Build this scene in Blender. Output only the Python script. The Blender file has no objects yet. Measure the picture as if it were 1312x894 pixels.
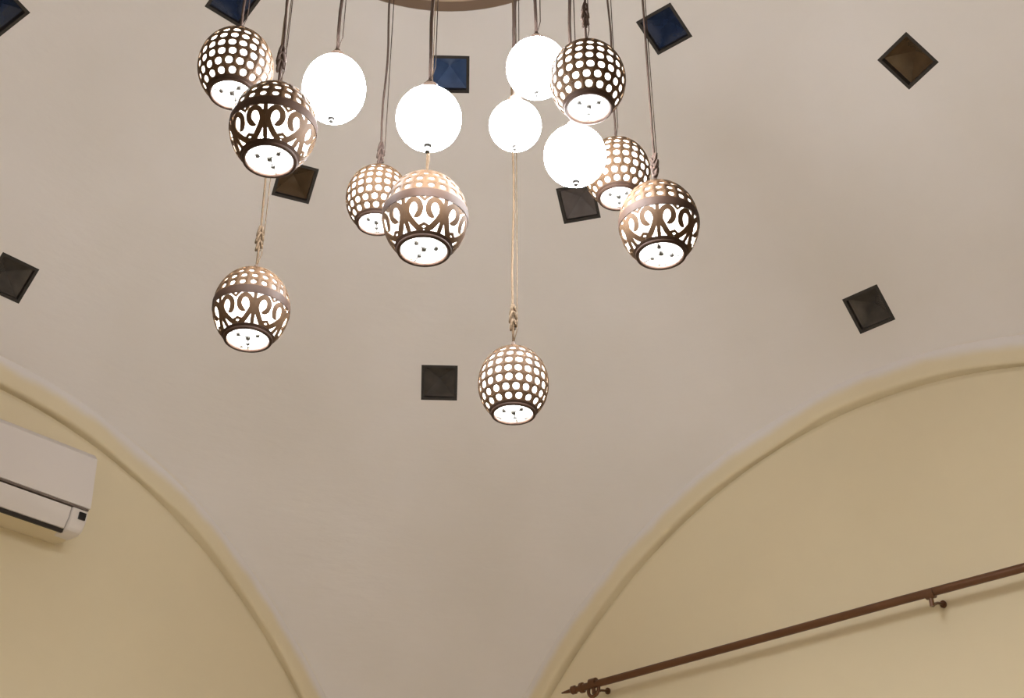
import bpy, bmesh, math, random
from mathutils import Vector, Matrix, geometry
random.seed(7)
S = bpy.context.scene
COL = S.collection
PI = math.pi

# ------------------------------------------------------------------ camera
cam_d = bpy.data.cameras.new('camera')
cam_d.sensor_fit = 'HORIZONTAL'
cam_d.sensor_width = 36.0
cam_d.lens = 36.0 * 1721.8 / 1312.0
cam_d.clip_start = 0.05
cam = bpy.data.objects.new('camera', cam_d)
COL.objects.link(cam)
yaw, pitch, roll = 0.72673, 0.54815, -0.00207
fw = Vector((math.cos(pitch)*math.cos(yaw), math.cos(pitch)*math.sin(yaw), math.sin(pitch)))
rt = Vector((math.sin(yaw), -math.cos(yaw), 0.0))
up = rt.cross(fw)
rt2 = math.cos(roll)*rt + math.sin(roll)*up
up2 = -math.sin(roll)*rt + math.cos(roll)*up
cam.matrix_world = Matrix(((rt2.x, up2.x, -fw.x, -1.90811),
                           (rt2.y, up2.y, -fw.y, -1.97359),
                           (rt2.z, up2.z, -fw.z, 0.80123),
                           (0, 0, 0, 1)))
S.camera = cam

# ------------------------------------------------------------------ world, exposure
W = bpy.data.worlds.new('dusk')
S.world = W
W.use_nodes = True
W.node_tree.nodes['Background'].inputs[0].default_value = (0.20, 0.32, 0.62, 1)
W.node_tree.nodes['Background'].inputs[1].default_value = 0.22
S.view_settings.view_transform = 'Standard'
S.view_settings.look = 'None'
S.view_settings.gamma = 1.0
S.view_settings.use_curve_mapping = False
S.view_settings.exposure = 0.29

GLOBE_STRENGTH = 44.0      # opal globes
BULB_STRENGTH = 120.0       # bulbs inside the carved shades
DOWN_WATT = 14.0            # light each carved lamp throws down through its open bottom

# ------------------------------------------------------------------ helpers
def hexs(r, g, b):
    f = lambda c: (c/255/12.92) if c/255 <= 0.04045 else ((c/255+0.055)/1.055)**2.4
    return (f(r), f(g), f(b), 1)

def mat(name, color, rough=0.6, metal=0.0, spec=0.4, noise=None, bump=None, emit=None, trans=0.0, coat=0.0):
    """noise = (scale, dark factor); bump = (scale, strength, distance)"""
    m = bpy.data.materials.new(name)
    m.use_nodes = True
    nt = m.node_tree
    b = nt.nodes['Principled BSDF']
    b.inputs['Base Color'].default_value = color
    b.inputs['Roughness'].default_value = rough
    b.inputs['Metallic'].default_value = metal
    b.inputs['Specular IOR Level'].default_value = spec
    b.inputs['Transmission Weight'].default_value = trans
    b.inputs['Coat Weight'].default_value = coat
    tc = nt.nodes.new('ShaderNodeTexCoord')
    if noise:
        n = nt.nodes.new('ShaderNodeTexNoise')
        n.inputs['Scale'].default_value = noise[0]
        n.inputs['Detail'].default_value = 5
        nt.links.new(tc.outputs['Object'], n.inputs['Vector'])
        r = nt.nodes.new('ShaderNodeValToRGB')
        k = noise[1]
        r.color_ramp.elements[0].position = 0.3
        r.color_ramp.elements[1].position = 0.7
        r.color_ramp.elements[0].color = (color[0]*k, color[1]*k, color[2]*k, 1)
        r.color_ramp.elements[1].color = color
        nt.links.new(n.outputs['Fac'], r.inputs['Fac'])
        nt.links.new(r.outputs['Color'], b.inputs['Base Color'])
    if bump:
        n2 = nt.nodes.new('ShaderNodeTexNoise')
        n2.inputs['Scale'].default_value = bump[0]
        n2.inputs['Detail'].default_value = 4
        nt.links.new(tc.outputs['Object'], n2.inputs['Vector'])
        bp = nt.nodes.new('ShaderNodeBump')
        bp.inputs['Strength'].default_value = bump[1]
        bp.inputs['Distance'].default_value = bump[2]
        nt.links.new(n2.outputs['Fac'], bp.inputs['Height'])
        nt.links.new(bp.outputs['Normal'], b.inputs['Normal'])
    if emit:
        b.inputs['Emission Color'].default_value = emit[0]
        b.inputs['Emission Strength'].default_value = emit[1]
    return m

def new_obj(name, verts, faces, mats, parent=None, smooth=True, slots=None, loc=None):
    me = bpy.data.meshes.new(name)
    me.from_pydata([tuple(v) for v in verts], [], faces)
    for m in (mats if isinstance(mats, (list, tuple)) else [mats]):
        me.materials.append(m)
    if slots:
        me.polygons.foreach_set('material_index', slots)
    if smooth:
        me.polygons.foreach_set('use_smooth', [True]*len(me.polygons))
    me.update()
    o = bpy.data.objects.new(name, me)
    COL.objects.link(o)
    if parent:
        o.parent = parent
    if loc:
        o.location = loc
    return o

def share(name, me, parent, loc=(0, 0, 0)):
    o = bpy.data.objects.new(name, me)
    COL.objects.link(o)
    o.parent = parent
    o.location = loc
    return o

def empty(name, loc):
    o = bpy.data.objects.new(name, None)
    o.empty_display_size = 0.1
    o.location = loc
    COL.objects.link(o)
    return o

def tag(o, label=None, cat=None, group=None, kind=None):
    if label: o['label'] = label
    if cat: o['category'] = cat
    if group: o['group'] = group
    if kind: o['kind'] = kind
    return o

def fix_normals(o):
    bm = bmesh.new(); bm.from_mesh(o.data)
    bmesh.ops.recalc_face_normals(bm, faces=bm.faces)
    bm.to_mesh(o.data); bm.free()
    return o

class MB:
    """collects verts and faces of one mesh"""
    def __init__(s):
        s.v = []; s.f = []; s.m = []
    def add(s, vs, fs, mi=0):
        k = len(s.v)
        s.v += [Vector(v) for v in vs]
        s.f += [tuple(i+k for i in f) for f in fs]
        s.m += [mi]*len(fs)
    def tube(s, pts, r, n=8, mi=0, closed=False, cap=True):
        pts = [Vector(p) for p in pts]
        N = len(pts)
        rr = r if isinstance(r, (list, tuple)) else [r]*N
        vs = []; ref = None
        for i, p in enumerate(pts):
            if closed:
                t = (pts[(i+1) % N]-pts[i-1]).normalized()
            else:
                t = (pts[min(i+1, N-1)]-pts[max(i-1, 0)]).normalized()
            if ref is None:
                ref = Vector((1, 0, 0)) if abs(t.x) < 0.9 else Vector((0, 1, 0))
            a = (ref - t*ref.dot(t)).normalized()
            ref = a
            b = t.cross(a)
            for j in range(n):
                w = 2*PI*j/n
                vs.append(p + rr[i]*(math.cos(w)*a+math.sin(w)*b))
        fs = []
        for i in range(N if closed else N-1):
            i2 = (i+1) % N
            for j in range(n):
                fs.append((i*n+j, i*n+(j+1) % n, i2*n+(j+1) % n, i2*n+j))
        if cap and not closed:
            fs.append(tuple(range(n))[::-1])
            fs.append(tuple((N-1)*n+j for j in range(n)))
        s.add(vs, fs, mi)
    def lathe(s, prof, n=32, mi=0, center=(0, 0, 0), closed=False):
        """prof: list of (r, z)"""
        c = Vector(center); vs = []; fs = []
        for (r, z) in prof:
            for j in range(n):
                w = 2*PI*j/n
                vs.append(c+Vector((r*math.cos(w), r*math.sin(w), z)))
        M = len(prof)
        for i in range(M if closed else M-1):
            i2 = (i+1) % M
            for j in range(n):
                fs.append((i*n+j, i*n+(j+1) % n, i2*n+(j+1) % n, i2*n+j))
        s.add(vs, fs, mi)
    def prism(s, prof, x0, x1, mi=0, axis='x'):
        """closed profile of (d, z) swept along x; caps included"""
        n = len(prof)
        vs = [(x0, d, z) for d, z in prof]+[(x1, d, z) for d, z in prof]
        fs = [(i, (i+1) % n, n+(i+1) % n, n+i) for i in range(n)]
        fs.append(tuple(range(n))[::-1]); fs.append(tuple(range(n, 2*n)))
        s.add(vs, fs, mi)
    def build(s, name, mats, parent=None, smooth=True, loc=None, recalc=True):
        o = new_obj(name, s.v, s.f, mats, parent, smooth, s.m, loc)
        if recalc: fix_normals(o)
        return o

def sharp(o, deg=35):
    """smooth shading with sharp edges above an angle"""
    me = o.data
    bm = bmesh.new(); bm.from_mesh(me)
    for e in bm.edges:
        if len(e.link_faces) == 2 and e.calc_face_angle(0) > math.radians(deg):
            e.smooth = False
    bm.to_mesh(me); bm.free()
    return o

# ------------------------------------------------------------------ dimensions
A = 2.5                    # half side of the square room
R, K = 3.706, 1.2777       # sail vault: horizontal radius and height factor
GA, GB = 2.647, 3.397      # semi-axes of the wall arches (inner edge of the arch band)
ZF = -0.80                 # floor
def dome_z(x, y): return K*math.sqrt(max(R*R-x*x-y*y, 0.0))
def dome_n(x, y):          # normal towards the room
    v = Vector((x, y, dome_z(x, y)/(K*K)))
    return -v.normalized()

# ------------------------------------------------------------------ materials
# vault plaster: off-white, the cream wall paint runs a little over its edge
VAULT = hexs(231, 223, 219)
CREAM = hexs(228, 212, 180)
def vault_material():
    m = bpy.data.materials.new('vault_plaster'); m.use_nodes = True
    nt = m.node_tree; L = nt.links; b = nt.nodes['Principled BSDF']
    b.inputs['Roughness'].default_value = 0.75
    b.inputs['Specular IOR Level'].default_value = 0.2
    tc = nt.nodes.new('ShaderNodeTexCoord')
    sep = nt.nodes.new('ShaderNodeSeparateXYZ'); L.new(tc.outputs['Object'], sep.inputs[0])
    def mth(op, a, bb=None):
        n = nt.nodes.new('ShaderNodeMath'); n.operation = op
        for i, q in enumerate((a, bb)):
            if q is None: continue
            if isinstance(q, (int, float)): n.inputs[i].default_value = q
            else: L.new(q, n.inputs[i])
        return n.outputs[0]
    ax = mth('ABSOLUTE', sep.outputs['X']); ay = mth('ABSOLUTE', sep.outputs['Y'])
    edge = mth('SUBTRACT', A, mth('MAXIMUM', ax, ay))
    n1 = nt.nodes.new('ShaderNodeTexNoise'); n1.inputs['Scale'].default_value = 3.5; n1.inputs['Detail'].default_value = 4
    L.new(tc.outputs['Object'], n1.inputs['Vector'])
    wob = mth('ADD', edge, mth('MULTIPLY', mth('SUBTRACT', n1.outputs['Fac'], 0.5), 0.04))
    rng = nt.nodes.new('ShaderNodeMapRange'); rng.interpolation_type = 'SMOOTHSTEP'
    L.new(wob, rng.inputs['Value'])
    rng.inputs['From Min'].default_value = -0.01; rng.inputs['From Max'].default_value = 0.02
    n2 = nt.nodes.new('ShaderNodeTexNoise'); n2.inputs['Scale'].default_value = 1.6; n2.inputs['Detail'].default_value = 6
    L.new(tc.outputs['Object'], n2.inputs['Vector'])
    cr = nt.nodes.new('ShaderNodeValToRGB')
    cr.color_ramp.elements[0].position = 0.35; cr.color_ramp.elements[1].position = 0.65
    cr.color_ramp.elements[0].color = tuple(c*k for c, k in zip(VAULT[:3], (0.95, 0.945, 0.925)))+(1,)
    cr.color_ramp.elements[1].color = VAULT
    L.new(n2.outputs['Fac'], cr.inputs['Fac'])
    mx = nt.nodes.new('ShaderNodeMix'); mx.data_type = 'RGBA'
    L.new(rng.outputs['Result'], mx.inputs['Factor'])
    mx.inputs['A'].default_value = CREAM
    L.new(cr.outputs['Color'], mx.inputs['B'])
    L.new(mx.outputs['Result'], b.inputs['Base Color'])
    # hand-trowelled relief
    mp = nt.nodes.new('ShaderNodeMapping'); mp.inputs['Scale'].default_value = (1.2, 1.2, 4.0)
    L.new(tc.outputs['Object'], mp.inputs['Vector'])
    n3 = nt.nodes.new('ShaderNodeTexNoise'); n3.inputs['Scale'].default_value = 2.2; n3.inputs['Detail'].default_value = 5
    L.new(mp.outputs[0], n3.inputs['Vector'])
    bp = nt.nodes.new('ShaderNodeBump'); bp.inputs['Strength'].default_value = 0.25; bp.inputs['Distance'].default_value = 0.03
    L.new(n3.outputs['Fac'], bp.inputs['Height'])
    L.new(bp.outputs['Normal'], b.inputs['Normal'])
    return m
M = {}
M['vault'] = vault_material()
M['wall'] = mat('cream_wall_paint', CREAM, 0.7, spec=0.25, noise=(1.3, 0.94), bump=(3.0, 0.2, 0.02))
M['band'] = mat('cream_band_paint', CREAM, 0.7, spec=0.25, noise=(2.0, 0.95), bump=(5.0, 0.3, 0.02))
def band_paint():
    # the cream paint ends raggedly part-way across the band; 'across' is the distance from the groove in metres
    m = M['band']; nt = m.node_tree; L = nt.links; b = nt.nodes['Principled BSDF']
    src = b.inputs['Base Color'].links[0].from_socket
    at = nt.nodes.new('ShaderNodeAttribute'); at.attribute_name = 'across'
    n = nt.nodes.new('ShaderNodeTexNoise'); n.inputs['Scale'].default_value = 6.0; n.inputs['Detail'].default_value = 4
    tc = nt.nodes.new('ShaderNodeTexCoord'); L.new(tc.outputs['Object'], n.inputs['Vector'])
    ma = nt.nodes.new('ShaderNodeMath'); ma.operation = 'MULTIPLY_ADD'
    L.new(n.outputs['Fac'], ma.inputs[0]); ma.inputs[1].default_value = 0.05; L.new(at.outputs['Fac'], ma.inputs[2])
    r = nt.nodes.new('ShaderNodeMapRange'); r.interpolation_type = 'SMOOTHSTEP'
    L.new(ma.outputs[0], r.inputs['Value']); r.inputs['From Min'].default_value = 0.07; r.inputs['From Max'].default_value = 0.125
    mx = nt.nodes.new('ShaderNodeMix'); mx.data_type = 'RGBA'
    L.new(r.outputs['Result'], mx.inputs['Factor']); L.new(src, mx.inputs['A']); mx.inputs['B'].default_value = VAULT
    L.new(mx.outputs['Result'], b.inputs['Base Color'])
band_paint()
M['floor'] = mat('floor_tile', hexs(226, 222, 216), 0.4, noise=(2.0, 0.92))
M['brown_metal'] = mat('brown_curtain_rod', hexs(104, 68, 42), 0.38, metal=0.3, noise=(9, 0.8))
M['ac_white'] = mat('white_plastic', hexs(222, 212, 206), 0.4, spec=0.3, noise=(3, 0.98))
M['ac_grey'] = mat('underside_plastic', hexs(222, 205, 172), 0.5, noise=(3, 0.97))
M['ac_dark'] = mat('dark_gap', hexs(40, 32, 28), 0.6, noise=(5, 0.9))
M['ac_gap_shade'] = mat('gap_shade_grey', hexs(120, 105, 96), 0.6, noise=(5, 0.9))  # shade of the panel gap, given as a grey
M['black_gloss'] = mat('black_gloss_plastic', hexs(22, 18, 18), 0.2, noise=(5, 0.9))
M['canopy'] = mat('canopy_bronze', hexs(172, 150, 128), 0.5, metal=0.2, noise=(4, 0.85))
M['canopy_rim'] = mat('canopy_rim_bronze', hexs(120, 98, 82), 0.45, metal=0.3, noise=(4, 0.85))
M['shell'] = mat('carved_bronze_shell', hexs(90, 67, 47), 0.6, spec=0.12, noise=(22, 0.7), bump=(60, 0.2, 0.003))
M['shell_dark'] = mat('dark_bronze_rim', hexs(68, 50, 40), 0.6, spec=0.12, noise=(22, 0.75))
M['shell_in'] = mat('white_inner_glaze', hexs(240, 234, 224), 0.6, noise=(10, 0.97))
M['cord'] = mat('grey_brown_cord', hexs(84, 68, 60), 0.8, spec=0.1, noise=(40, 0.75))
M['cord_lit'] = mat('lit_cord', hexs(112, 92, 72), 0.7, spec=0.1, noise=(40, 0.9))  # same cord as above with lamplight painted in as a paler colour
M['cap'] = mat('brushed_brown_cap', hexs(96, 78, 66), 0.45, metal=0.1, noise=(30, 0.8))
M['finial'] = mat('grey_finial', hexs(96, 92, 88), 0.4, metal=0.1, noise=(30, 0.8))
M['frame'] = mat('dark_window_frame', hexs(48, 42, 38), 0.5, noise=(20, 0.8))
M['glass_blue'] = mat('blue_sky_glass', hexs(98, 122, 166), 0.18, spec=0.5, trans=0.35, noise=(14, 0.7))  # dusk sky beyond the pane, painted into its blue
M['glass_navy'] = mat('navy_sky_glass', hexs(56, 70, 100), 0.18, spec=0.5, trans=0.35, noise=(14, 0.7))  # dusk sky again, painted in as a darker blue
M['glass_grey'] = mat('grey_reflection_glass', hexs(142, 130, 124), 0.2, spec=0.5, trans=0.3, noise=(14, 0.75))  # reflected room put into the pane colour as grey
M['glass_brown'] = mat('brown_reflection_glass', hexs(118, 92, 64), 0.18, spec=0.5, trans=0.35, noise=(14, 0.7))  # brown of reflected room and dirty glass, put into the pane colour
M['glass_dark'] = mat('dark_reflection_glass', hexs(116, 106, 96), 0.16, spec=0.5, trans=0.35, noise=(14, 0.65))  # dark room reflection put into the pane colour
WARM = (0.94, 1.0, 1.07, 1)
M['globe'] = mat('lit_opal_glass', hexs(250, 246, 238), 0.25, emit=(WARM, GLOBE_STRENGTH), noise=(4, 0.99))
M['bulb'] = mat('lit_bulb', hexs(250, 246, 238), 0.3, emit=(WARM, BULB_STRENGTH), noise=(4, 0.99))
def liner_material():  # for the added liner that glows behind the carving
    m = bpy.data.materials.new('glow_liner_glass'); m.use_nodes = True
    nt = m.node_tree; nt.nodes.remove(nt.nodes['Principled BSDF'])
    out = nt.nodes['Material Output']
    d = nt.nodes.new('ShaderNodeBsdfDiffuse'); t = nt.nodes.new('ShaderNodeBsdfTranslucent')
    n = nt.nodes.new('ShaderNodeTexNoise'); n.inputs['Scale'].default_value = 30
    r = nt.nodes.new('ShaderNodeValToRGB')
    r.color_ramp.elements[0].color = (0.74, 0.72, 0.66, 1); r.color_ramp.elements[1].color = (0.86, 0.84, 0.80, 1)
    nt.links.new(n.outputs['Fac'], r.inputs['Fac'])
    nt.links.new(r.outputs['Color'], d.inputs['Color']); nt.links.new(r.outputs['Color'], t.inputs['Color'])
    mx = nt.nodes.new('ShaderNodeMixShader'); mx.inputs[0].default_value = 0.55
    nt.links.new(d.outputs[0], mx.inputs[1]); nt.links.new(t.outputs[0], mx.inputs[2])
    nt.links.new(mx.outputs[0], out.inputs['Surface'])
    return m
M['liner'] = liner_material()

# ------------------------------------------------------------------ skylights: centre on the vault (x, y), turn, glass
SKY = [
 (1.649, 1.610,  0.0, 'glass_dark', 'small square dark skylight low in the vault, just left of the lowest lamp'),
 (0.715, 1.531,  0.0, 'glass_brown', 'brown square skylight under the two leftmost carved lamps'),
 (1.561, 0.744,  0.0, 'glass_grey', 'grey-brown square skylight partly behind the right-hand white globe'),
 (0.879, 0.830,  0.0, 'glass_blue',  'bright blue square skylight above the middle white globe'),
 (0.080, 1.166,  0.0, 'glass_navy',  'dark blue skylight cut by the top of the photo above the leftmost carved lamp'),
 (1.233, 0.049,  0.0, 'glass_navy',  'navy blue skylight right of the lamp cords near the top of the photo'),
 (1.659,-0.678,  0.0, 'glass_brown', 'dark brown diamond skylight at the upper right of the photo'),
 (2.329,-0.081,  0.0, 'glass_dark', 'dark skylight above the right-hand arch'),
 (-0.005, 2.290, 0.0, 'glass_dark', 'dark skylight at the left photo edge above the left-hand arch'),
 (-0.582, 1.579, 0.0, 'glass_navy',  'dark blue skylight in the upper left corner of the photo'),
]
HS = 0.074                  # half side of a skylight
def sky_frame(x, y, turn):
    c = Vector((x, y, dome_z(x, y))); n = dome_n(x, y)
    az = Vector((-y, x, 0)).normalized()
    dn = az.cross(n).normalized()
    if dn.z > 0: dn = -dn
    a = math.radians(turn)
    e1 = math.cos(a)*az+math.sin(a)*dn
    e2 = -math.sin(a)*az+math.cos(a)*dn
    return c, n, e1, e2

# ------------------------------------------------------------------ vault (ceiling) with real openings
def build_vault():
    N = 100
    pts = []
    edges = []
    for i in range(N+1):
        for j in range(N+1):
            pts.append(Vector((-A+2*A*i/N, -A+2*A*j/N)))
    holes = []
    for (x, y, turn, g, lab) in SKY:
        c, n, e1, e2 = sky_frame(x, y, turn)
        loop = []
        m = 5
        cs = [(-1, -1), (1, -1), (1, 1), (-1, 1)]
        for q in range(4):
            a0, b0 = cs[q]; a1, b1 = cs[(q+1) % 4]
            for s in range(m):
                t = s/m
                p = c+e1*HS*(a0+(a1-a0)*t)+e2*HS*(b0+(b1-b0)*t)
                loop.append(Vector((p.x, p.y)))
        holes.append(loop)
    def inside(p, poly):
        r = False; n = len(poly)
        for i in range(n):
            a, b = poly[i], poly[i-1]
            if (a.y > p.y) != (b.y > p.y) and p.x < (b.x-a.x)*(p.y-a.y)/(b.y-a.y)+a.x:
                r = not r
        return r
    def near(p, poly):
        return min((p-q).length for q in poly) < 0.018
    cen = [Vector((x, y)) for (x, y, *_) in SKY]
    keep = []
    for p in pts:
        bad = any((p-c).length < 0.25 and (inside(p, h) or near(p, h)) for c, h in zip(cen, holes))
        if not bad: keep.append(p)
    pts = keep
    for h in holes:
        k = len(pts)
        pts += h
        edges += [(k+i, k+(i+1) % len(h)) for i in range(len(h))]
    v2, e2_, f2, *_ = geometry.delaunay_2d_cdt(pts, edges, [], 0, 1e-6)
    faces = []
    for f in f2:
        c = sum((v2[i] for i in f), Vector((0, 0)))/len(f)
        if any((c-q).length < 0.25 and inside(c, h) for q, h in zip(cen, holes)): continue
        faces.append(tuple(f)[::-1])
    vs = [(v.x, v.y, dome_z(v.x, v.y)) for v in v2]
    o = new_obj('ceiling', vs, faces, M['vault'])
    o.data.normals_split_custom_set_from_vertices([dome_n(v.x, v.y) for v in v2])
    tag(o, 'off-white plastered sail vault pierced by small square skylights', 'ceiling', kind='structure')
    return o
build_vault()

# ------------------------------------------------------------------ floor and walls
def wall(name, sx, axis, label):
    """axis 'x': plane x = sx*A; axis 'y': plane y = sx*A; arched top; 0.2 thick"""
    a, b = GA-0.028, GB-0.028
    t0 = math.acos(A/a)
    prof = [(A, ZF)]+[(a*math.cos(t0+(PI-2*t0)*i/90), b*math.sin(t0+(PI-2*t0)*i/90)) for i in range(91)]+[(-A, ZF)]
    n = len(prof)
    def P(c, z, d):
        return (sx*(A+d), c, z) if axis == 'x' else (c, sx*(A+d), z)
    vs = [P(c, z, 0) for c, z in prof]+[P(c, z, 0.2) for c, z in prof]
    fs = [tuple(range(n)), tuple(range(2*n-1, n-1, -1))]
    fs += [(i, n+i, n+(i+1) % n, (i+1) % n) for i in range(n)]
    o = new_obj(name, vs, fs, M['wall'], smooth=False)
    fix_normals(o)
    return tag(o, label, 'wall', kind='structure')
wall('wall_left', 1, 'y', 'cream arched wall on the left carrying the air conditioner')
wall('wall_right', 1, 'x', 'cream arched wall on the right carrying the curtain rod')
wall('wall_back', -1, 'y', 'cream arched wall behind the camera, right side')
wall('wall_front', -1, 'x', 'cream arched wall behind the camera, left side')

def band(name, sx, axis, label):
    """plaster arch band: recessed groove against the wall, soffit, rounded nose, face running into the vault"""
    prof = [(-0.033, 0.0), (-0.028, -0.014), (-0.004, -0.016), (0.0, 0.006), (0.002, 0.014), (0.006, 0.019), (0.012, 0.022),
            (0.03, 0.024), (0.06, 0.022), (0.09, 0.018), (0.14, 0.008)]
    NS = 120
    vs = []; fs = []
    rnd = random.Random(name)
    ph = [rnd.uniform(0, 6.28) for _ in range(4)]
    for i in range(NS+1):
        for (s, d) in prof:
            f = i/NS
            w = 0.004*math.sin(9*f*PI+ph[0])+0.003*math.sin(23*f*PI+ph[1]) if s >= 0 else 0.0
            w2 = 0.003*math.sin(14*f*PI+ph[2]) if d > 0.015 else 0.0
            a, b = GA+s+w, GB+s+w
            t0 = math.acos(min(1, (A-0.001)/a))
            t = t0+(PI-2*t0)*f
            c, z = a*math.cos(t), b*math.sin(t)
            dd = d+w2
            vs.append((sx*(A-dd), c, z) if axis == 'x' else (c, sx*(A-dd), z))
    m = len(prof)
    for i in range(NS):
        for j in range(m-1):
            fs.append((i*m+j, i*m+j+1, (i+1)*m+j+1, (i+1)*m+j))
    o = new_obj(name, vs, fs, M['band'])
    # normals face the room
    me = o.data
    at = me.attributes.new('across', 'FLOAT', 'POINT')
    at.data.foreach_set('value', [s for i in range(NS+1) for (s, d) in prof])
    mid = me.polygons[(NS//2)*(m-1)+7]
    toward = Vector((-sx, 0, 0)) if axis == 'x' else Vector((0, -sx, 0))
    if mid.normal.dot(toward) < 0:
        me.flip_normals()
    sharp(o, 50)
    return tag(o, label, 'arch trim', kind='structure')
band('trim_1', 1, 'y', 'cream plaster arch band over the left wall')
band('trim_2', 1, 'x', 'cream plaster arch band over the right wall')
band('trim_3', -1, 'y', 'cream plaster arch band behind the camera, right side')
band('trim_4', -1, 'x', 'cream plaster arch band behind the camera, left side')
b = MB()
b.add([(-A-.2, -A-.2, ZF), (A+.2, -A-.2, ZF), (A+.2, A+.2, ZF), (-A-.2, A+.2, ZF),
       (-A-.2, -A-.2, ZF-.1), (A+.2, -A-.2, ZF-.1), (A+.2, A+.2, ZF-.1), (-A-.2, A+.2, ZF-.1)],
      [(0, 1, 2, 3), (7, 6, 5, 4), (0, 4, 5, 1), (1, 5, 6, 2), (2, 6, 7, 3), (3, 7, 4, 0)])
tag(b.build('floor', M['floor'], smooth=False), 'plain beige floor below the view', 'floor', kind='structure')

# ------------------------------------------------------------------ skylights
for i, (x, y, turn, g, lab) in enumerate(SKY):
    c, n, e1, e2 = sky_frame(x, y, turn)
    w = empty('window_%d' % (i+1), c)
    tag(w, lab, 'skylight', kind='structure')
    def L(a, b_, d): return e1*a+e2*b_-n*d          # local offset, d = outward
    fr = MB()
    h0, h1 = HS+0.004, HS-0.008
    cs = [(-1, -1), (1, -1), (1, 1), (-1, 1)]
    vs = [L(a*h0, b_*h0, -0.002) for a, b_ in cs]+[L(a*h1, b_*h1, -0.002) for a, b_ in cs] \
        + [L(a*h1, b_*h1, 0.05) for a, b_ in cs]+[L(a*h0, b_*h0, 0.05) for a, b_ in cs]
    fs = []
    for q in range(4):
        r_ = (q+1) % 4
        fs += [(q, r_, 4+r_, 4+q), (4+q, 4+r_, 8+r_, 8+q), (8+q, 8+r_, 12+r_, 12+q), (12+q, 12+r_, r_, q)]
    fr.add(vs, fs)
    fr.build('frame', M['frame'], w, smooth=False)
    for q in range(4):
        a0, b0 = cs[q]; a1, b1 = cs[(q+1) % 4]
        p = MB()
        t = 0.006
        tri = [L(a0*h1, b0*h1, 0.02), L(a1*h1, b1*h1, 0.02), L(0, 0, 0.085)]
        out = [L(a0*h1, b0*h1, 0.02+t), L(a1*h1, b1*h1, 0.02+t), L(0, 0, 0.085+t)]
        p.add(tri+out, [(0, 1, 2), (5, 4, 3), (0, 3, 4, 1), (1, 4, 5, 2), (2, 5, 3, 0)])
        p.build('pane', M[g], w, smooth=False)

# ------------------------------------------------------------------ chandelier canopy
ZC, RC = 4.165, 0.575
can = empty('chandelier_canopy', (0, 0, ZC))
tag(can, 'round bronze ceiling plate from which all the pendant lamps hang', 'chandelier')
p = MB()
p.lathe([(0.0, 0.002), (RC-0.05, 0.002), (RC-0.05, 0.05), (0, 0.05)], 96)
sharp(p.build('plate', M['canopy'], can))
p = MB()
p.lathe([(RC-0.05, 0.001), (RC-0.008, 0.001), (RC, 0.007), (RC, 0.05), (RC-0.05, 0.055)], 96, closed=True)
tag(sharp(p.build('rim', M['canopy_rim'], can)), 'darker rim')
p = MB()
p.lathe([(0.04, 0.05), (0.04, 0.50), (0.10, 0.53), (0.11, K*R-ZC-0.001), (0, K*R-ZC-0.001)], 32)
sharp(p.build('stem', M['canopy_rim'], can))

# ------------------------------------------------------------------ pendant lamps
VZ = 1.16                                   # shades are a little taller than wide
def ell(Rr, th, ph, k=1.0):
    return Vector((k*Rr*math.sin(th)*math.cos(ph), k*Rr*math.sin(th)*math.sin(ph), k*Rr*VZ*math.cos(th)))
TI = 0.972                                  # inner skin
def cells(mb, Rr, th0, th1, cols, hole, off=0.0, mo=0, mi=1):
    """one row of cells, each pierced by a round hole; outer skin, inner skin and the hole's own wall"""
    per = [(-1, -1), (-0.33, -1), (0.33, -1), (1, -1), (1, -0.33), (1, 0.33), (1, 1), (0.33, 1), (-0.33, 1), (-1, 1), (-1, 0.33), (-1, -0.33)]
    dth = (th1-th0)/2; tc = (th0+th1)/2; dph = PI/cols
    st = math.sqrt(math.cos(tc)**2+(VZ*math.sin(tc))**2)     # metres per radian along the meridian / Rr
    rh = hole*min(dth*st, dph*math.sin(tc))
    n = len(per)
    for c in range(cols):
        pc = (c+off)*2*PI/cols
        vo = []; vi = []
        O = [(tc+b_*dth, pc+a*dph) for a, b_ in per]
        Hh = []
        for a, b_ in per:
            w = math.atan2(b_, a)
            Hh.append((tc+rh*math.sin(w)/st, pc+rh*math.cos(w)/math.sin(tc)))
        vs = [ell(Rr, t, f) for t, f in O]+[ell(Rr, t, f) for t, f in Hh]+[ell(Rr, t, f, TI) for t, f in O]+[ell(Rr, t, f, TI) for t, f in Hh]
        fo = [(j, (j+1) % n, n+(j+1) % n, n+j) for j in range(n)]
        fh = [(n+j, n+(j+1) % n, 3*n+(j+1) % n, 3*n+j) for j in range(n)]
        fi = [(3*n+j, 3*n+(j+1) % n, 2*n+(j+1) % n, 2*n+j) for j in range(n)]
        k = len(mb.v)
        mb.add(vs, fo, mo); mb.f += [tuple(i+k for i in f) for f in fh+fi]; mb.m += [mo]*len(fh)+[mi]*len(fi)
def ring(mb, Rr, th0, th1, mo=0, mi=1, n=48, m=4, k=1.0):
    for a in range(m):
        pass
    prof = [(k*Rr*math.sin(th0+(th1-th0)*i/m), k*Rr*VZ*math.cos(th0+(th1-th0)*i/m)) for i in range(m+1)]
    inn = [(TI*Rr*math.sin(th0+(th1-th0)*i/m), TI*Rr*VZ*math.cos(th0+(th1-th0)*i/m)) for i in range(m+1)]
    mb.lathe(prof, n, mo)
    mb.lathe([prof[-1], inn[-1]], n, mo)
    mb.lathe(inn[::-1], n, mi)
    mb.lathe([inn[0], prof[0]], n, mo)
TB = math.radians(144.5)                       # where the shade opens at the bottom

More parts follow.
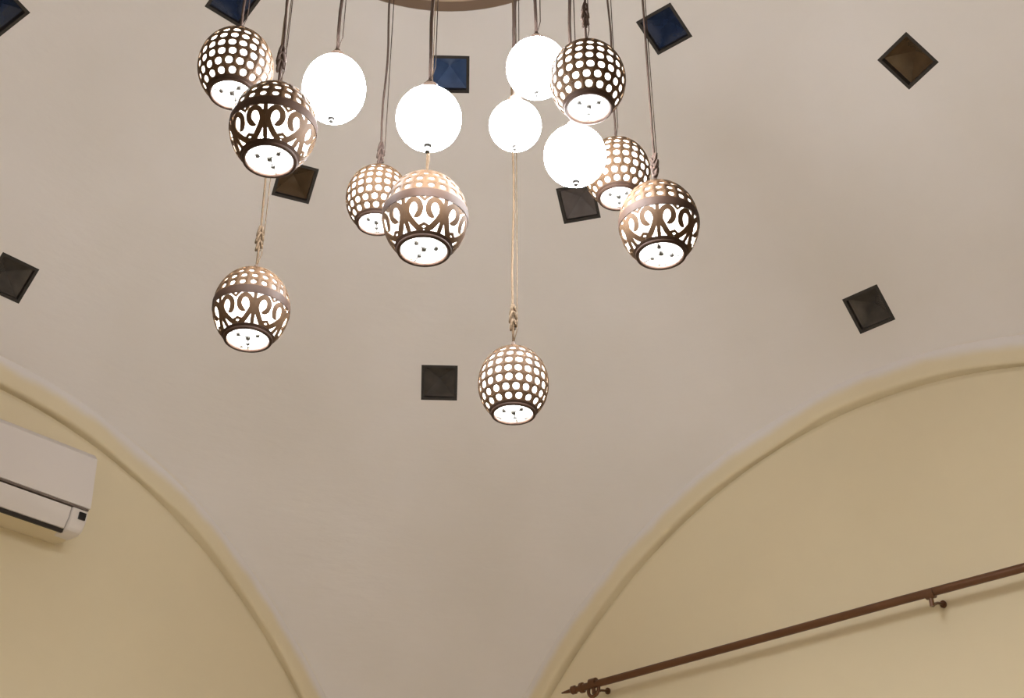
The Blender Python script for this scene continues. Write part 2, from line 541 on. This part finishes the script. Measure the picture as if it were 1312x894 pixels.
def shade_dots(Rr):
    mb = MB()
    ring(mb, Rr, math.radians(4), math.radians(16))
    rows = 9
    t0, t1 = math.radians(16), math.radians(139)
    for i in range(rows):
        a = t0+(t1-t0)*i/rows; b_ = t0+(t1-t0)*(i+1)/rows
        cols = max(6, round(22*math.sin((a+b_)/2)))
        cells(mb, Rr, a, b_, cols, 0.72, 0.5*(i % 2))
    return mb

def crown_curl(Rr):
    mb = MB()
    ring(mb, Rr, math.radians(4), math.radians(13))
    cells(mb, Rr, math.radians(13), math.radians(26), 9, 0.55)
    for i, (a, b_, n) in enumerate(((26, 38, 12), (38, 50, 16), (50, 62, 19), (62, 74, 21), (74, 86, 22))):
        cells(mb, Rr, math.radians(a), math.radians(b_), n, 0.6, 0.5*((i+1) % 2))
    return mb

def scroll_band(Rr, units=6):
    """scrollwork: mirrored C-scrolls swept over the shade as flat ribbons with a bright inner face"""
    mb = MB()
    ta, tb = math.radians(96), math.radians(139)
    def ribbon(path, w):
        n = len(path)
        P = [ell(Rr, t, f) for t, f in path]
        vs = []
        for i in range(n):
            tg = (P[min(i+1, n-1)]-P[max(i-1, 0)]).normalized()
            nr = Vector((P[i].x, P[i].y, P[i].z/(VZ*VZ))).normalized()
            sd = tg.cross(nr).normalized()
            vs += [P[i]+sd*w/2, P[i]-sd*w/2, P[i]*TI-sd*w/2, P[i]*TI+sd*w/2]
        k = len(mb.v)
        mb.v += vs
        for i in range(n-1):
            for q in range(4):
                r_ = (q+1) % 4
                mb.f.append((k+i*4+q, k+i*4+r_, k+(i+1)*4+r_, k+(i+1)*4+q))
                mb.m.append(1 if q == 2 else 0)
        mb.f += [(k, k+1, k+2, k+3), tuple(k+(n-1)*4+q for q in (3, 2, 1, 0))]; mb.m += [0, 0]
    pu = 2*PI/units
    H = tb-ta
    for u in range(units):
        c0 = u*pu
        for sgn in (-1, 1):
            # C-scroll: from the foot out along the side, over the top and spiralling inwards
            cx, cy = 0.225*pu, ta+0.40*H
            ra, rb = 0.37*H, 0.215*pu                # radii along the meridian and round the shade
            path = []
            for i in range(6):
                t = i/6
                path.append((tb+(cy+0.10*H-tb)*t+0.05*math.sin(PI*t), c0+sgn*(0.03*pu+(cx+rb-0.03*pu)*t**0.8)))
            for i in range(25):
                t = i/24
                ang = 0.20-t*1.62*PI
                sh = 1-0.62*t
                path.append((cy+ra*sh*math.sin(ang), c0+sgn*(cx+rb*sh*math.cos(ang))))
            ribbon(path, 0.135*Rr)
        # bar between the units, bud at the foot and a small drop under the belt
        ribbon([(ta+H*i/8, c0+pu/2) for i in range(9)], 0.10*Rr)
        ribbon([(tb, c0-0.20*pu), (tb-0.14*H, c0-0.12*pu), (tb-0.20*H, c0), (tb-0.14*H, c0+0.12*pu), (tb, c0+0.20*pu)], 0.08*Rr)
        ribbon([(ta, c0-0.10*pu), (ta+0.13*H, c0), (ta, c0+0.10*pu)], 0.08*Rr)
    return mb

MESH = {}
def cached(key, fn):
    if key not in MESH:
        o = fn()
        MESH[key] = o.data
        bpy.data.objects.remove(o)
    return MESH[key]

def make_rim(Rr):
    mb = MB()
    ring(mb, Rr, math.radians(138), TB, 0, 1, k=1.012)
    r0 = Rr*math.sin(TB); z0 = Rr*VZ*math.cos(TB)
    mb.lathe([(r0+0.055*Rr*math.cos(w), z0+0.055*Rr*math.sin(w)) for w in [2*PI*i/8 for i in range(8)]], 48, 0, closed=True)
    return mb.build('rim', [M['shell_dark'], M['shell_in']])
def make_belt(Rr):
    mb = MB(); ring(mb, Rr, math.radians(86), math.radians(97), k=1.012)
    return mb.build('belt', [M['shell_dark'], M['shell_in']])
def make_bulb(r):
    mb = MB()
    prof = [(0.0, -r)]+[(r*math.cos(a), r*math.sin(a)) for a in [(-80+10*i)*PI/180 for i in range(13)]]+[(0.55*r, 1.25*r), (0.5*r, 1.5*r)]
    mb.lathe(prof, 24)
    return mb.build('bulb', M['bulb'])
def make_socket(r, top):
    mb = MB()
    mb.lathe([(0.0, 1.3*r), (0.62*r, 1.3*r), (0.62*r, 2.1*r), (0.3*r, 2.2*r), (0.12*r, top), (0.0, top)], 20)
    return sharp(mb.build('bulb_socket', M['cap']))
def make_spider(Rr):
    """three-armed bracket with small studs in the bottom opening"""
    mb = MB()
    r0 = Rr*math.sin(TB)*0.99; z0 = Rr*VZ*math.cos(TB)+0.004
    for i in range(3):
        w = 2*PI*i/3+0.4
        d = Vector((math.cos(w), math.sin(w), 0))
        mb.tube([d*r0+Vector((0, 0, z0)), Vector((0, 0, z0))], 0.0016, 6)
        mb.tube([d*r0*0.48+Vector((0, 0, z0-0.004)), d*r0*0.48+Vector((0, 0, z0+0.006))], 0.0055, 10)
    mb.tube([(0, 0, z0-0.005), (0, 0, z0+0.006)], 0.006, 10)
    return mb.build('bracket', M['finial'])
def make_liner(Rr, a, b_):  # unseen liner, added so the gaps in the shade glow white
    mb = MB(); k = 0.93
    mb.lathe([(k*Rr*math.sin(a+(b_-a)*i/14), k*Rr*VZ*math.cos(a+(b_-a)*i/14)) for i in range(15)], 40)
    return mb.build('glow_liner', M['liner'])
def make_cap(Rr):
    mb = MB(); zt = Rr*VZ
    mb.lathe([(0.0, zt-0.006), (0.14*Rr, zt-0.006), (0.15*Rr, zt), (0.10*Rr, zt+0.008), (0.05*Rr, zt+0.02), (0.0, zt+0.022)], 24)
    return sharp(mb.build('cap', M['cap']))

def cord(parent, z0, z1, material, r=0.0032, wire=True, seed=0):
    """insulated cable and a thin steel wire running beside it, from the lamp (z0) up to the canopy (z1); local z"""
    rnd = random.Random(seed)
    mb = MB()
    n = 14
    ph = rnd.uniform(0, 6)
    pts = []
    for i in range(n+1):
        t = i/n
        s = 0.003*math.sin(5*t*PI+ph)*min(1, 6*t)*min(1, 6*(1-t))
        pts.append((s, -s*0.6, z0+(z1-z0)*t))
    mb.tube(pts, r, 8)
    o = mb.build('cord', material, parent)
    if wire:
        a = rnd.uniform(0.3, 1.2); d = Vector((math.sin(a), -math.cos(a), 0))*0.0105
        mb = MB()
        mb.tube([(0, 0, z0), d+Vector((0, 0, z0+0.05)), d+Vector((0, 0, z1))], 0.0013, 6)
        mb.build('suspension_wire', material, parent)
    return o

def coil(parent, z, material, r=0.011, turns=3, h=0.07, seed=0):
    """slack cable gathered in a little bundle on the cord"""
    rnd = random.Random(seed)
    mb = MB()
    pts = []
    n = turns*12
    for i in range(n+1):
        t = i/n; w = 2*PI*turns*t
        rr = r*(0.55+0.45*math.sin(PI*t))
        pts.append((rr*math.cos(w), rr*math.sin(w)*0.7, z+h*t+0.012*math.sin(2*w+rnd.uniform(0, .3))))
    mb.tube(pts, 0.0036, 6)
    mb.build('slack_coil', material, parent)

def carved(kind, pos, D, label, cordm='cord', knot=None, turn=0.0, seed=0):
    Rr = D/2
    t = empty('pendant_lamp', pos)
    t.rotation_euler = (0, 0, turn)
    tag(t, label, 'pendant lamp', 'lamps with round-hole shades' if kind == 'dots' else 'lamps with scrollwork shades')
    if kind == 'dots':
        share('shade', cached(('dots', D), lambda: shade_dots(Rr).build('shade', [M['shell'], M['shell_in']], recalc=True)), t)
        share('glow_liner', cached(('linerd', D), lambda: make_liner(Rr, math.radians(30), math.radians(138))), t)
    else:
        share('shade', cached(('crown', D), lambda: crown_curl(Rr).build('shade', [M['shell'], M['shell_in']])), t)
        share('belt', cached(('belt', D), lambda: make_belt(Rr)), t)
        share('scrollwork', cached(('scroll', D), lambda: sharp(scroll_band(Rr).build('scrollwork', [M['shell'], M['shell_in']]))), t)
        share('glow_liner', cached(('linerc', D), lambda: make_liner(Rr, math.radians(30), math.radians(138))), t)
    share('rim', cached(('rim', D), lambda: make_rim(Rr)), t)
    share('bulb', cached(('bulb', D), lambda: make_bulb(0.36*Rr)), t)
    share('bulb_socket', cached(('socket', D), lambda: make_socket(0.36*Rr, Rr*VZ)), t)
    share('bracket', cached(('spider', D), lambda: make_spider(Rr)), t)
    share('cap', cached(('cap', D), lambda: make_cap(Rr)), t)
    cord(t, Rr*VZ+0.012, ZC-pos[2]-0.001, M[cordm], seed=seed)
    ld = bpy.data.lights.new('lamp_light', 'SPOT')
    ld.energy = DOWN_WATT; ld.spot_size = PI; ld.spot_blend = 0.6; ld.shadow_soft_size = 0.035; ld.color = WARM[:3]
    lo = bpy.data.objects.new('lamp_light', ld); COL.objects.link(lo)
    lo.parent = t; lo.location = (0, 0, Rr*VZ*math.cos(TB)-0.004)
    if knot:
        coil(t, Rr*VZ+knot, M[cordm], seed=seed)
    return t

def opal(pos, D, label, vz=1.0, finial=0.012, seed=0):
    Rr = D/2
    t = empty('globe_lamp', pos)
    tag(t, label, 'pendant lamp', 'plain white globe lamps')
    mb = MB()
    prof = [(Rr*math.sin(a), Rr*vz*math.cos(a)) for a in [PI*i/28 for i in range(29)]]
    prof[0] = (0.0005, prof[0][1]); prof[-1] = (0.0005, prof[-1][1])
    mb.lathe(prof, 40)
    mb.build('globe', M['globe'], t)
    zt = Rr*vz
    mb = MB()
    mb.lathe([(0.0, zt-0.010), (0.017, zt-0.008), (0.018, zt+0.020), (0.012, zt+0.026), (0.007, zt+0.036), (0.0, zt+0.038)], 24)
    sharp(mb.build('cap', M['cap'], t))
    mb = MB()
    mb.lathe([(0.0, -zt+0.003), (0.008, -zt+0.002), (0.009, -zt-0.003), (0.005, -zt-0.006), (0.0055, -zt-finial), (0.0, -zt-finial-0.003)], 16)
    sharp(mb.build('finial', M['finial'], t))
    cord(t, zt+0.03, ZC-pos[2]-0.001, M['cord'], r=0.0042, seed=seed)
    return t

carved('curl', (-0.529, -0.030, 2.803), 0.195, 'scrollwork pendant lamp overlapping the leftmost dotted lamp and the taller white globe', knot=0.06, turn=0.2, seed=1)
carved('curl', (-0.165, -0.154, 2.695), 0.200, 'large scrollwork pendant lamp hanging straight below the middle white globe', cordm='cord_lit', turn=0.78, seed=2)
carved('curl', (-0.205, 0.429, 2.676), 0.195, 'low scrollwork pendant lamp hanging alone at the left, lit pale on its right', cordm='cord_lit', knot=0.07, turn=0.5, seed=3)
carved('curl', (0.290, -0.497, 2.759), 0.195, 'rightmost pendant lamp of the cluster, with a scrollwork shade', knot=0.03, turn=1.1, seed=4)
carved('dots', (-0.553, 0.117, 3.062), 0.180, 'leftmost pendant lamp, round-hole shade, hanging below a dark blue skylight', turn=0.1, seed=5)
carved('dots', (-0.018, -0.533, 2.988), 0.180, 'round-hole pendant lamp in front of the upper right white globe', knot=0.07, turn=0.3, seed=6)
carved('dots', (-0.023, 0.178, 3.002), 0.170, 'round-hole pendant lamp half hidden behind the large scrollwork lamp', knot=0.02, turn=0.4, seed=7)
carved('dots', (0.422, -0.286, 3.109), 0.180, 'round-hole pendant lamp wedged between the lowest white globe and the rightmost lamp', turn=0.2, seed=8)
carved('dots', (0.301, -0.014, 2.500), 0.180, 'lowest pendant lamp of all, round-hole shade on a long pale cord', cordm='cord_lit', knot=0.06, turn=0.15, seed=9)
opal((-0.344, -0.001, 3.063), 0.155, 'tall oval white globe lamp, leftmost of the plain white ones', vz=1.2, seed=10)
opal((-0.349, -0.345, 2.764), 0.1435, 'middle white globe lamp, left of and below the blue skylight', vz=1.03, finial=0.02, seed=11)
opal((-0.033, -0.390, 3.105), 0.150, 'upper right white globe lamp, partly behind a round-hole lamp', vz=1.05, seed=12)
opal((0.013, -0.278, 3.016), 0.130, 'smallest white globe lamp, on the cord line above the lowest lamp', vz=1.0, seed=13)
opal((0.072, -0.417, 2.879), 0.150, 'lowest white globe lamp, just above a grey-brown skylight', vz=1.02, seed=14)

# ------------------------------------------------------------------ air conditioner on the left wall
ac = empty('air_conditioner', (0.05, A, 2.83))
tag(ac, 'white wall-mounted split air conditioner at the left edge of the photo', 'air conditioner')
X0, X1 = -0.45, 0.45                         # local x
def acp(pr): return [(-d, z) for d, z in pr]  # d = distance from the wall
p = MB(); p.prism(acp([(0.001, 0.01), (0.001, 0.34), (0.12, 0.345), (0.17, 0.32), (0.185, 0.10), (0.15, 0.012), (0.06, 0.0)]), X0+.01, X1-.01)
sharp(p.build('body', M['ac_grey'], ac))
p = MB(); p.prism(acp([(0.18, 0.098), (0.205, 0.098), (0.206, 0.12), (0.192, 0.31), (0.17, 0.335), (0.12, 0.352), (0.08, 0.352), (0.10, 0.34), (0.16, 0.32)]), X0, X1)
sharp(p.build('front_panel', M['ac_white'], ac))
p = MB(); p.prism(acp([(0.178, 0.084), (0.198, 0.084), (0.192, 0.045), (0.172, 0.006), (0.158, 0.008), (0.165, 0.04)]), X0+.04, X1-.075)
sharp(p.build('louver', M['ac_white'], ac))
p = MB(); p.prism(acp([(0.15, 0.078), (0.183, 0.094), (0.186, 0.088), (0.17, 0.03), (0.158, -0.006), (0.145, -0.004)]), X0+.03, X1-.07)
tag(p.build('air_slot', M['ac_dark'], ac, smooth=False), 'dark air slot')
p = MB(); p.prism(acp([(0.16, 0.0905), (0.199, 0.0905), (0.199, 0.0975), (0.16, 0.0975)]), X0+.004, X1-.003)  # strip filling the panel gap; its grey stands in for the shade there
tag(p.build('gap_shade', M['ac_gap_shade'], ac, smooth=False), 'grey strip for the shade in the gap under the front panel')
for xa, xb in ((X1-0.070, X1), (X0, X0+0.035)):
    p = MB(); p.prism(acp([(0.001, 0.012), (0.001, 0.09), (0.20, 0.09), (0.196, 0.05), (0.176, 0.008), (0.15, -0.002)]), xa, xb)
    e = p.build('end_cap', M['ac_white'], ac)
    bv = e.modifiers.new('bevel', 'BEVEL'); bv.width = 0.008; bv.segments = 2; bv.limit_method = 'ANGLE'
    sharp(e)
p = MB(); p.prism(acp([(0.19, 0.048), (0.202, 0.048), (0.2055, 0.075), (0.19, 0.075)]), X1-0.040, X1-0.012)
tag(p.build('display_window', M['black_gloss'], ac, smooth=False), 'small black display window')

# ------------------------------------------------------------------ curtain rod on the right wall
YR0, YR1 = 1.46, -1.75
rod = empty('curtain_rod', (A, 0.0, 2.52))
tag(rod, 'brown metal curtain rod on brackets along the right wall', 'curtain rod')
OFF = -0.10
p = MB(); p.tube([(OFF, YR0, -0.008), (OFF, 0.6, -0.001), (OFF, 0, 0.004), (OFF, YR1, 0.004)], 0.0155, 14)
sharp(p.build('pole', M['brown_metal'], rod))
def rod_end(y, s):
    p = MB()
    # stepped collar, neck and small tip
    prof = [(0.0155, 0.0), (0.022, 0.004), (0.022, 0.016), (0.013, 0.022), (0.012, 0.04), (0.018, 0.046), (0.018, 0.062), (0.009, 0.07), (0.006, 0.10), (0.003, 0.12), (0.0005, 0.122)]
    n = 14; vs = []; fs = []
    for r_, l in prof:
        for j in range(n):
            w = 2*PI*j/n
            vs.append((OFF+r_*math.cos(w), y+s*l, -0.008+r_*math.sin(w)))
    for i in range(len(prof)-1):
        for j in range(n):
            fs.append((i*n+j, i*n+(j+1) % n, (i+1)*n+(j+1) % n, (i+1)*n+j))
    p.add(vs, fs)
    sharp(p.build('finial', M['brown_metal'], rod))
rod_end(YR0, 1); rod_end(YR1, -1)
def bracket(y, ringed):
    p = MB()
    # wall plate, arm, cradle
    c = [(-0.001, y+0.012*math.cos(w), -0.012+0.014*math.sin(w)) for w in [2*PI*i/16 for i in range(16)]]
    c2 = [(-0.008, q[1], q[2]) for q in c]
    p.add(c+c2, [tuple(range(16)), tuple(range(31, 15, -1))]+[(i, (i+1) % 16, 16+(i+1) % 16, 16+i) for i in range(16)])
    p.tube([(-0.006, y, -0.012), (-0.05, y, -0.020), (-0.082, y, -0.034), (-0.094, y, -0.040)], [0.005, 0.005, 0.006, 0.008], 10)
    p.tube([(-0.098, y, -0.046), (-0.0995, y, -0.010)], 0.0085, 10)
    p.tube([(OFF, y-0.016, 0.0), (OFF, y+0.016, 0.0)], 0.0195, 14)
    sharp(p.build('bracket', M['brown_metal'], rod))
    if ringed:
        p = MB()
        p.tube([(OFF+0.004*math.sin(w), y+0.03*math.cos(w)*0.9, -0.028+0.030*math.sin(w)) for w in [2*PI*i/20 for i in range(20)]], 0.0075, 8, closed=True)
        p.build('ring', M['brown_metal'], rod)
bracket(1.41, True)
bracket(-0.10, False)
bracket(-1.65, True)
